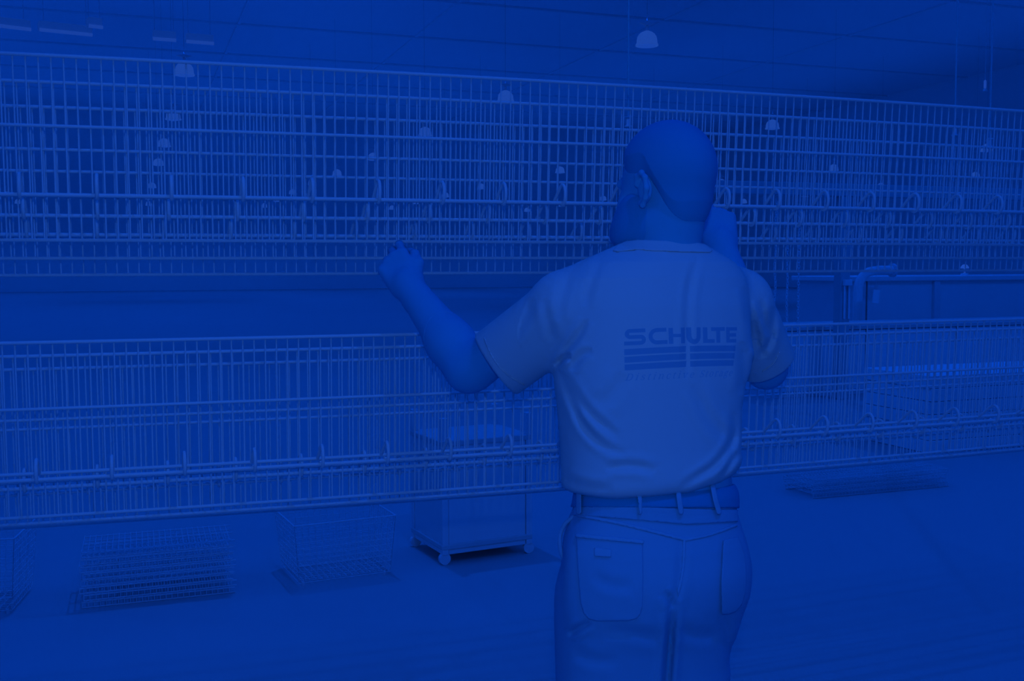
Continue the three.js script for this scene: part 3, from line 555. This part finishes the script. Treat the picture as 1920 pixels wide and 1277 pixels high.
patch('collar', [[1158, 458], [1182, 449], [1240, 451], [1302, 454], [1326, 458], [1340, 474], [1306, 473], [1240, 471], [1190, 468], [1146, 474]], 0.0042, shirtPlain, 0.0028, 'ribbed collar', (x, y, z) => smax(shirtBase(x, y, z), -(neck(x, y, z) - 0.0005), 0.003), 1);
const pocketL = patch('back_pocket', [[1080, 1000], [1142, 1006], [1205, 1012], [1206, 1080], [1205, 1135], [1202, 1150], [1194, 1160], [1180, 1164], [1120, 1165], [1104, 1161], [1094, 1150], [1088, 1130], [1083, 1070]], 0.006, M.pocket);
const pocketR = patch('back_pocket', [[1356, 1013], [1384, 1006], [1397, 1040], [1400, 1080], [1398, 1112], [1391, 1134], [1380, 1147], [1366, 1152], [1353, 1152], [1352, 1090]], 0.009, M.pocket);
patch('pocket_label', [[1114, 1027], [1146, 1030], [1146, 1045], [1114, 1043]], 0.0105, M.stitch, 0.0026);
seam('pocket_hem', [[1082, 1004], [1142, 1010], [1204, 1016]], 0.0098, 4, M.stitch, 0.003);
seam('yoke_seam', [[1084, 966], [1140, 976], [1200, 990], [1285, 1012]], 0.003, 3.5, M.stitch);
seam('yoke_seam', [[1286, 1012], [1330, 1004], [1380, 985]], 0.003, 3, M.stitch);
seam('centre_seam', [[1283, 1012], [1282, 1060], [1274, 1105], [1262, 1135]], 0.003, 3, M.stitch);
patch('waistband', [[1076, 950], [1200, 950], [1300, 954], [1384, 956], [1384, 978], [1290, 984], [1180, 974], [1074, 966]], 0.004, M.denim);
{
  const beltSdf = (x, y, z) => { const [px, py] = flat(x, y, z), k = Math.min(1.1, Math.max(0, (px - 1080) / 300)), d = hipsTrunk(x, y, z) - 0.001; return smax(smax(d - 0.0045, -d - 0.005, 0.001), (Math.abs(py - 935 + 5 * k) - 16 - 7 * k) / PPM, 0.003); };
  part('belt', surfaceNets(beltSdf, V(axis.x - 0.26, yTop - 0.06, ZC - 0.2), V(axis.x + 0.28, yTop + 0.07, ZC + 0.2), 0.0045), M.leather, person, 'dark leather belt');
  for (const [x, slant] of [[1085, 0], [1199, 0], [1274, 3], [1342, 6]]) seam('belt_loop', [[x - slant, 922 - slant * 2], [x, 940], [x + slant, 960]], 0.0135, 5, M.stitch, 0.003, hipsTrunk, x < 1100 ? -0.02 : 0.03);
}
// hammer loop at the left hip
part('hammer_loop', tube([[1080, 966], [1060, 982], [1050, 1008], [1052, 1035], [1062, 1060], [1064, 1085]].map(([x, y], i) => P(x, y, 2.16 + 0.0 * i)), 0.0045, 40, 8).scale(1, 1, 1), M.stitch, person);
// shoes, below the picture
for (const [c, t] of [[Lfoot, -0.1], [Rfoot, 0.12]]) {
  const f = V(Math.sin(t), 0, -Math.cos(t)), toe = c.clone().addScaledVector(f, 0.15); toe.y = 0.045;
  const s = union([cap(V(c.x, 0.055, c.z).addScaledVector(f, -0.05), V(c.x, 0.05, c.z).addScaledVector(f, 0.06), 0.05, 0.05), cap(V(c.x, 0.045, c.z).addScaledVector(f, 0.05), toe, 0.047, 0.04), cap(c, V(c.x, 0.12, c.z), 0.045, 0.05)], 0.03);
  part('shoe', surfaceNets((x, y, z) => smax(s(x, y, z), -y, 0.01), V(c.x - 0.2, -0.01, c.z - 0.28), V(c.x + 0.2, 0.2, c.z + 0.2), 0.007), M.leather, person);
}

// ---- body: head with a face, neck, trunk, arms, hands, legs in one surface
const cranium = ell(HP(0, 0.035, 0.012), 0.0765, 0.093, 0.1, hf), face = ell(HP(0, -0.03, -0.03), 0.066, 0.095, 0.072, hf), jaw = union([cap(HP(-0.045, -0.075, 0.0), HP(-0.014, -0.118, -0.07), 0.024, 0.02), cap(HP(0.045, -0.075, 0.0), HP(0.014, -0.118, -0.07), 0.024, 0.02)], 0.02);
const cheeks = union([ell(HP(-0.045, -0.045, -0.055), 0.03, 0.04, 0.03, hf), ell(HP(0.045, -0.045, -0.055), 0.03, 0.04, 0.03, hf)], 0.01);
const nose = union([cap(HP(0, 0.0, -0.098), HP(0, -0.036, -0.118), 0.008, 0.0135), cap(HP(-0.013, -0.04, -0.105), HP(0.013, -0.04, -0.105), 0.009, 0.009)], 0.012);
const brow = cap(HP(-0.035, 0.016, -0.088), HP(0.035, 0.016, -0.088), 0.011, 0.011), lips = union([cap(HP(-0.02, -0.067, -0.098), HP(0.02, -0.067, -0.098), 0.007, 0.007), cap(HP(-0.017, -0.079, -0.096), HP(0.017, -0.079, -0.096), 0.0075, 0.0075)], 0.004), mouthCut = cap(HP(-0.022, -0.073, -0.108), HP(0.022, -0.073, -0.108), 0.003, 0.003);
const eyeHole = union([ell(HP(-0.032, -0.004, -0.094), 0.017, 0.011, 0.016, hf), ell(HP(0.032, -0.004, -0.094), 0.017, 0.011, 0.016, hf)], 0.002);
const ears = [-1, 1].map((s) => {
  const c = HP(s * 0.077, -0.01, 0.012), o = s < 0 ? 0.016 : 0.012, out = headR.clone().multiplyScalar(s);
  const rim = [[0.022, 0.026, 0.006], [0.03, 0.006, 0.012], [0.024, -0.02, 0.02], [0.0, 0.034, 0.004], [-0.014, 0.02, 0.0], [0.006, -0.034, 0.006]];
  const q = (b, u, w) => c.clone().addScaledVector(headB, b).addScaledVector(headU, u).addScaledVector(out, w + o * 0.25);
  const A = [q(-0.012, 0.012, 0.004), q(-0.006, 0.028, 0.007), q(0.01, 0.033, 0.012), q(0.023, 0.022, 0.017), q(0.026, 0.0, 0.017), q(0.018, -0.018, 0.012), q(0.004, -0.031, 0.006), q(-0.006, -0.026, 0.003)];
  const L = A.slice(1).map((p, i) => cap(A[i], p, 0.0052, 0.0052));
  return union([...L, ell(c.clone().addScaledVector(out, 0.004).addScaledVector(headB, 0.006), 0.008, 0.027, 0.018, hf)], 0.006);
});
const headSdf = (x, y, z) => {
  let d = smin(cranium(x, y, z), face(x, y, z), 0.03); d = smin(d, jaw(x, y, z), 0.03); d = smin(d, cheeks(x, y, z), 0.02); d = smin(d, neck(x, y, z), 0.03);
  d = smin(d, brow(x, y, z), 0.012); d = smin(d, nose(x, y, z), 0.01); d = smax(d, -eyeHole(x, y, z), 0.006); d = smin(d, lips(x, y, z), 0.006); d = smax(d, -mouthCut(x, y, z), 0.003);
  return smin(d, Math.min(ears[0](x, y, z), ears[1](x, y, z)), 0.007);
};
function hand(Wr, u, v, n, opt) {
  // Wr wrist, u to the knuckles, v to the index side, n out of the back of the hand
  const q = (a, b, c) => Wr.clone().addScaledVector(u, a).addScaledVector(v, b).addScaledVector(n, c), L = [];
  L.push(cap(q(-0.03, 0, 0), q(0.02, 0, 0), 0.031, 0.031));
  for (const [b, len] of [[0.03, 0.088], [0.01, 0.093], [-0.011, 0.088], [-0.031, 0.078]]) L.push(cap(q(0.012, b * 0.75, -0.002), q(len, b, 0), 0.0165, 0.0125));
  L.push(cap(q(0.02, 0.02, -0.012), q(0.06, 0.034, -0.018), 0.018, 0.015), cap(q(0.02, -0.022, -0.012), q(0.06, -0.028, -0.012), 0.017, 0.013));
  const palm = union(L, 0.016), fingers = [];
  [[0.03, 0.088, 0.044, 0.027, 0.021, 0.0092], [0.01, 0.093, 0.049, 0.03, 0.022, 0.0095], [-0.011, 0.088, 0.045, 0.028, 0.022, 0.009], [-0.031, 0.078, 0.035, 0.022, 0.02, 0.008]].forEach(([b, a0, l1, l2, l3, r], i) => {
    let p = q(a0, b, 0), ang = 0; const C = [], bend = opt.curl[i], spread = (1.5 - i) * 0.05;
    [l1, l2, l3].forEach((len, j) => { ang += bend[j]; const dir = u.clone().multiplyScalar(Math.cos(ang)).addScaledVector(n, -Math.sin(ang)).addScaledVector(v, spread).normalize(), e = p.clone().addScaledVector(dir, len); C.push(cap(p, e, r * (1.12 - j * 0.08), r * (1.04 - j * 0.1))); if (j < 2) C.push(cap(e, e.clone().addScaledVector(dir, 0.0005), r * 1.07, r * 1.07)); p = e; });
    fingers.push(union(C, 0.004));
  });
  const T = opt.thumb.map((t) => q(...t)), th = union([cap(q(0.018, 0.018, -0.01), T[0], 0.018, 0.0145), cap(T[0], T[1], 0.0132, 0.0115), cap(T[1], T[2], 0.0112, 0.009)], 0.006);
  return (x, y, z) => { let d = palm(x, y, z); let f = 9; for (const g of fingers) f = Math.min(f, g(x, y, z)); d = smin(d, f, 0.007); return smin(d, th(x, y, z), 0.009); };
}
// left hand: back towards the camera, fingers over the lip rail
const lu = P(733, 484, 2.505).sub(Lw).normalize(), lv = camR.clone().multiplyScalar(0.86).addScaledVector(camU, 0.5), ln0 = camD.clone().negate(); lv.addScaledVector(lu, -lv.dot(lu)).normalize();
const ln = lu.clone().cross(lv); if (ln.dot(ln0) < 0) ln.negate();
const lHand = hand(Lw, lu, lv, ln, { curl: [[0.55, 1.15, 0.7], [0.75, 1.1, 0.6], [0.95, 1.1, 0.6], [1.1, 1.1, 0.6]], thumb: [[0.05, 0.047, -0.012], [0.082, 0.052, -0.026], [0.104, 0.046, -0.04]] });
// right hand: raised beside the head, loosely closed
const ru = P(1346, 405, 2.58).sub(Rw).normalize(), rv = camR.clone().multiplyScalar(-1); rv.addScaledVector(ru, -rv.dot(ru)).normalize();
const rn = ru.clone().cross(rv); if (rn.dot(ln0) < 0) rn.negate();
const rHand = hand(Rw, ru, rv, rn, { curl: [[0.6, 1.0, 0.7], [0.8, 1.2, 0.7], [0.95, 1.2, 0.7], [1.05, 1.2, 0.7]], thumb: [[0.05, 0.044, -0.02], [0.08, 0.04, -0.034], [0.1, 0.03, -0.044]] });
const armL = union([cap(P(1068, 588, 2.17), Le, 0.05, 0.049), cap(Le, Le.clone().lerp(Lw, 0.3), 0.049, 0.05), cap(Le.clone().lerp(Lw, 0.3), Lw, 0.05, 0.033)], 0.035);
const armR = union([cap(Rs, Re, 0.054, 0.046), cap(Re, Re.clone().lerp(Rw, 0.3), 0.045, 0.046), cap(Re.clone().lerp(Rw, 0.3), Rw, 0.046, 0.033)], 0.02);
const bodyTrunk = trunk(shirtRows.filter((r) => r[0] > 480).map(([py, l, r, b, s]) => [py, l + 22, r - 22, b - 0.025, s])), hipIn = trunk(jeanRows.map(([py, l, r, b, s]) => [py, l + 14, r - 14, b - 0.016, s])), lIn = legs(-0.03), rIn = legR(-0.03);
const footIn = union([cap(V(Lfoot.x, 0.05, Lfoot.z), V(Lfoot.x - 0.01, 0.04, Lfoot.z - 0.12), 0.025, 0.022), cap(V(Rfoot.x, 0.05, Rfoot.z), V(Rfoot.x + 0.01, 0.04, Rfoot.z - 0.12), 0.025, 0.022)], 0.01);
const bodySdf = (x, y, z) => {
  let d = smin(bodyTrunk(x, y, z), hipIn(x, y, z), 0.03); d = smin(d, lIn(x, y, z), 0.02); d = smin(d, rIn(x, y, z), 0.02); d = smin(d, footIn(x, y, z), 0.02);
  d = smin(d, neck(x, y, z), 0.02); d = smin(d, armL(x, y, z), 0.02); return smin(d, armR(x, y, z), 0.01);
};
const inBox = (f, c, r) => (x, y, z) => Math.max(f(x, y, z), Math.max(Math.abs(x - c.x) - r.x, Math.abs(y - c.y) - r.y, Math.abs(z - c.z) - r.z));
const lo = (c, r) => c.clone().sub(r).subScalar(0.01), hi = (c, r) => c.clone().add(r).addScalar(0.01);
const hc = HP(0, -0.02, 0), hr = V(0.13, 0.19, 0.16), lc = Lw.clone().lerp(P(735, 470, 2.52), 0.4), lr = V(0.15, 0.17, 0.15), rc = Rw.clone().lerp(P(1346, 405, 2.58), 0.4), rr = V(0.12, 0.16, 0.14);
const lFull = (x, y, z) => smin(lHand(x, y, z), armL(x, y, z) - 0.0006, 0.014), rFull = (x, y, z) => smin(rHand(x, y, z), armR(x, y, z) - 0.0006, 0.014);
part('body', mergeGeometries([
  surfaceNets(bodySdf, V(Le.x - 0.1, 0.01, ZC - 0.55), V(Re.x + 0.1, P(1250, 420, ZM).y, ZC + 0.2), 0.0095),
  surfaceNets(inBox(headSdf, hc, hr), lo(hc, hr), hi(hc, hr), 0.0033),
  surfaceNets(inBox(lFull, lc, lr), lo(lc, lr), hi(lc, lr), 0.003),
  surfaceNets(inBox(rFull, rc, rr), lo(rc, rr), hi(rc, rr), 0.003),
]), M.skin, person);
{ // short hair: a shell over the cranium above the hairline
  const hairSdf = (x, y, z) => {
    const px = x - headC.x, py = y - headC.y, pz = z - headC.z, r = px * headR.x + py * headR.y + pz * headR.z, u = px * headU.x + py * headU.y + pz * headU.z, b = px * headB.x + py * headB.y + pz * headB.z;
    const ss = (e0, e1, v) => { const t = Math.min(1, Math.max(0, (v - e0) / (e1 - e0))); return t * t * (3 - 2 * t); };
    const line = 0.026 - 0.106 * ss(0.008, 0.082, b) + 0.03 * ss(-0.03, -0.09, b);
    let d = smin(cranium(x, y, z), neck(x, y, z), 0.03) - Math.min(0.0098, 0.0008 + 0.22 * Math.max(0, u - line));
    return smax(smax(d, line - u, 0.004), -(headSdf(x, y, z) + 0.004), 0.002);
  };
  part('hair', surfaceNets(hairSdf, HP(0, 0, 0).add(V(-0.15, -0.12, -0.15)), HP(0, 0, 0).add(V(0.15, 0.16, 0.15)), 0.0034), M.hair, person, 'short dark hair');
  const beardCore = union([ell(HP(-0.012, -0.09, -0.055), 0.072, 0.05, 0.07, hf), ell(HP(-0.058, -0.062, -0.03), 0.03, 0.055, 0.05, hf), ell(HP(0.05, -0.062, -0.03), 0.03, 0.05, 0.05, hf)], 0.03);
  const beardSdf = (x, y, z) => { const b = (x - headC.x) * headB.x + (y - headC.y) * headB.y + (z - headC.z) * headB.z; return smax(smax(beardCore(x, y, z), b - 0.022, 0.02), -(smin(lips(x, y, z), nose(x, y, z), 0.01) - 0.003), 0.004); };
  part('beard', surfaceNets(beardSdf, HP(0, -0.08, -0.04).add(V(-0.16, -0.12, -0.16)), HP(0, -0.08, -0.04).add(V(0.16, 0.12, 0.16)), 0.0036), M.hair, person, 'full dark beard');
  for (const s of [-1, 1]) part('eye', new THREE.SphereGeometry(0.0125, 18, 14).translate(...HP(s * 0.032, -0.004, -0.082).toArray()), M.eye, person);
}
renderer();
function renderer() {
  const r = new THREE.WebGLRenderer({ antialias: true });
  r.toneMapping = THREE.LinearToneMapping; r.toneMappingExposure = EXPOSURE; r.shadowMap.enabled = true;
  r.render(scene, camera);
}
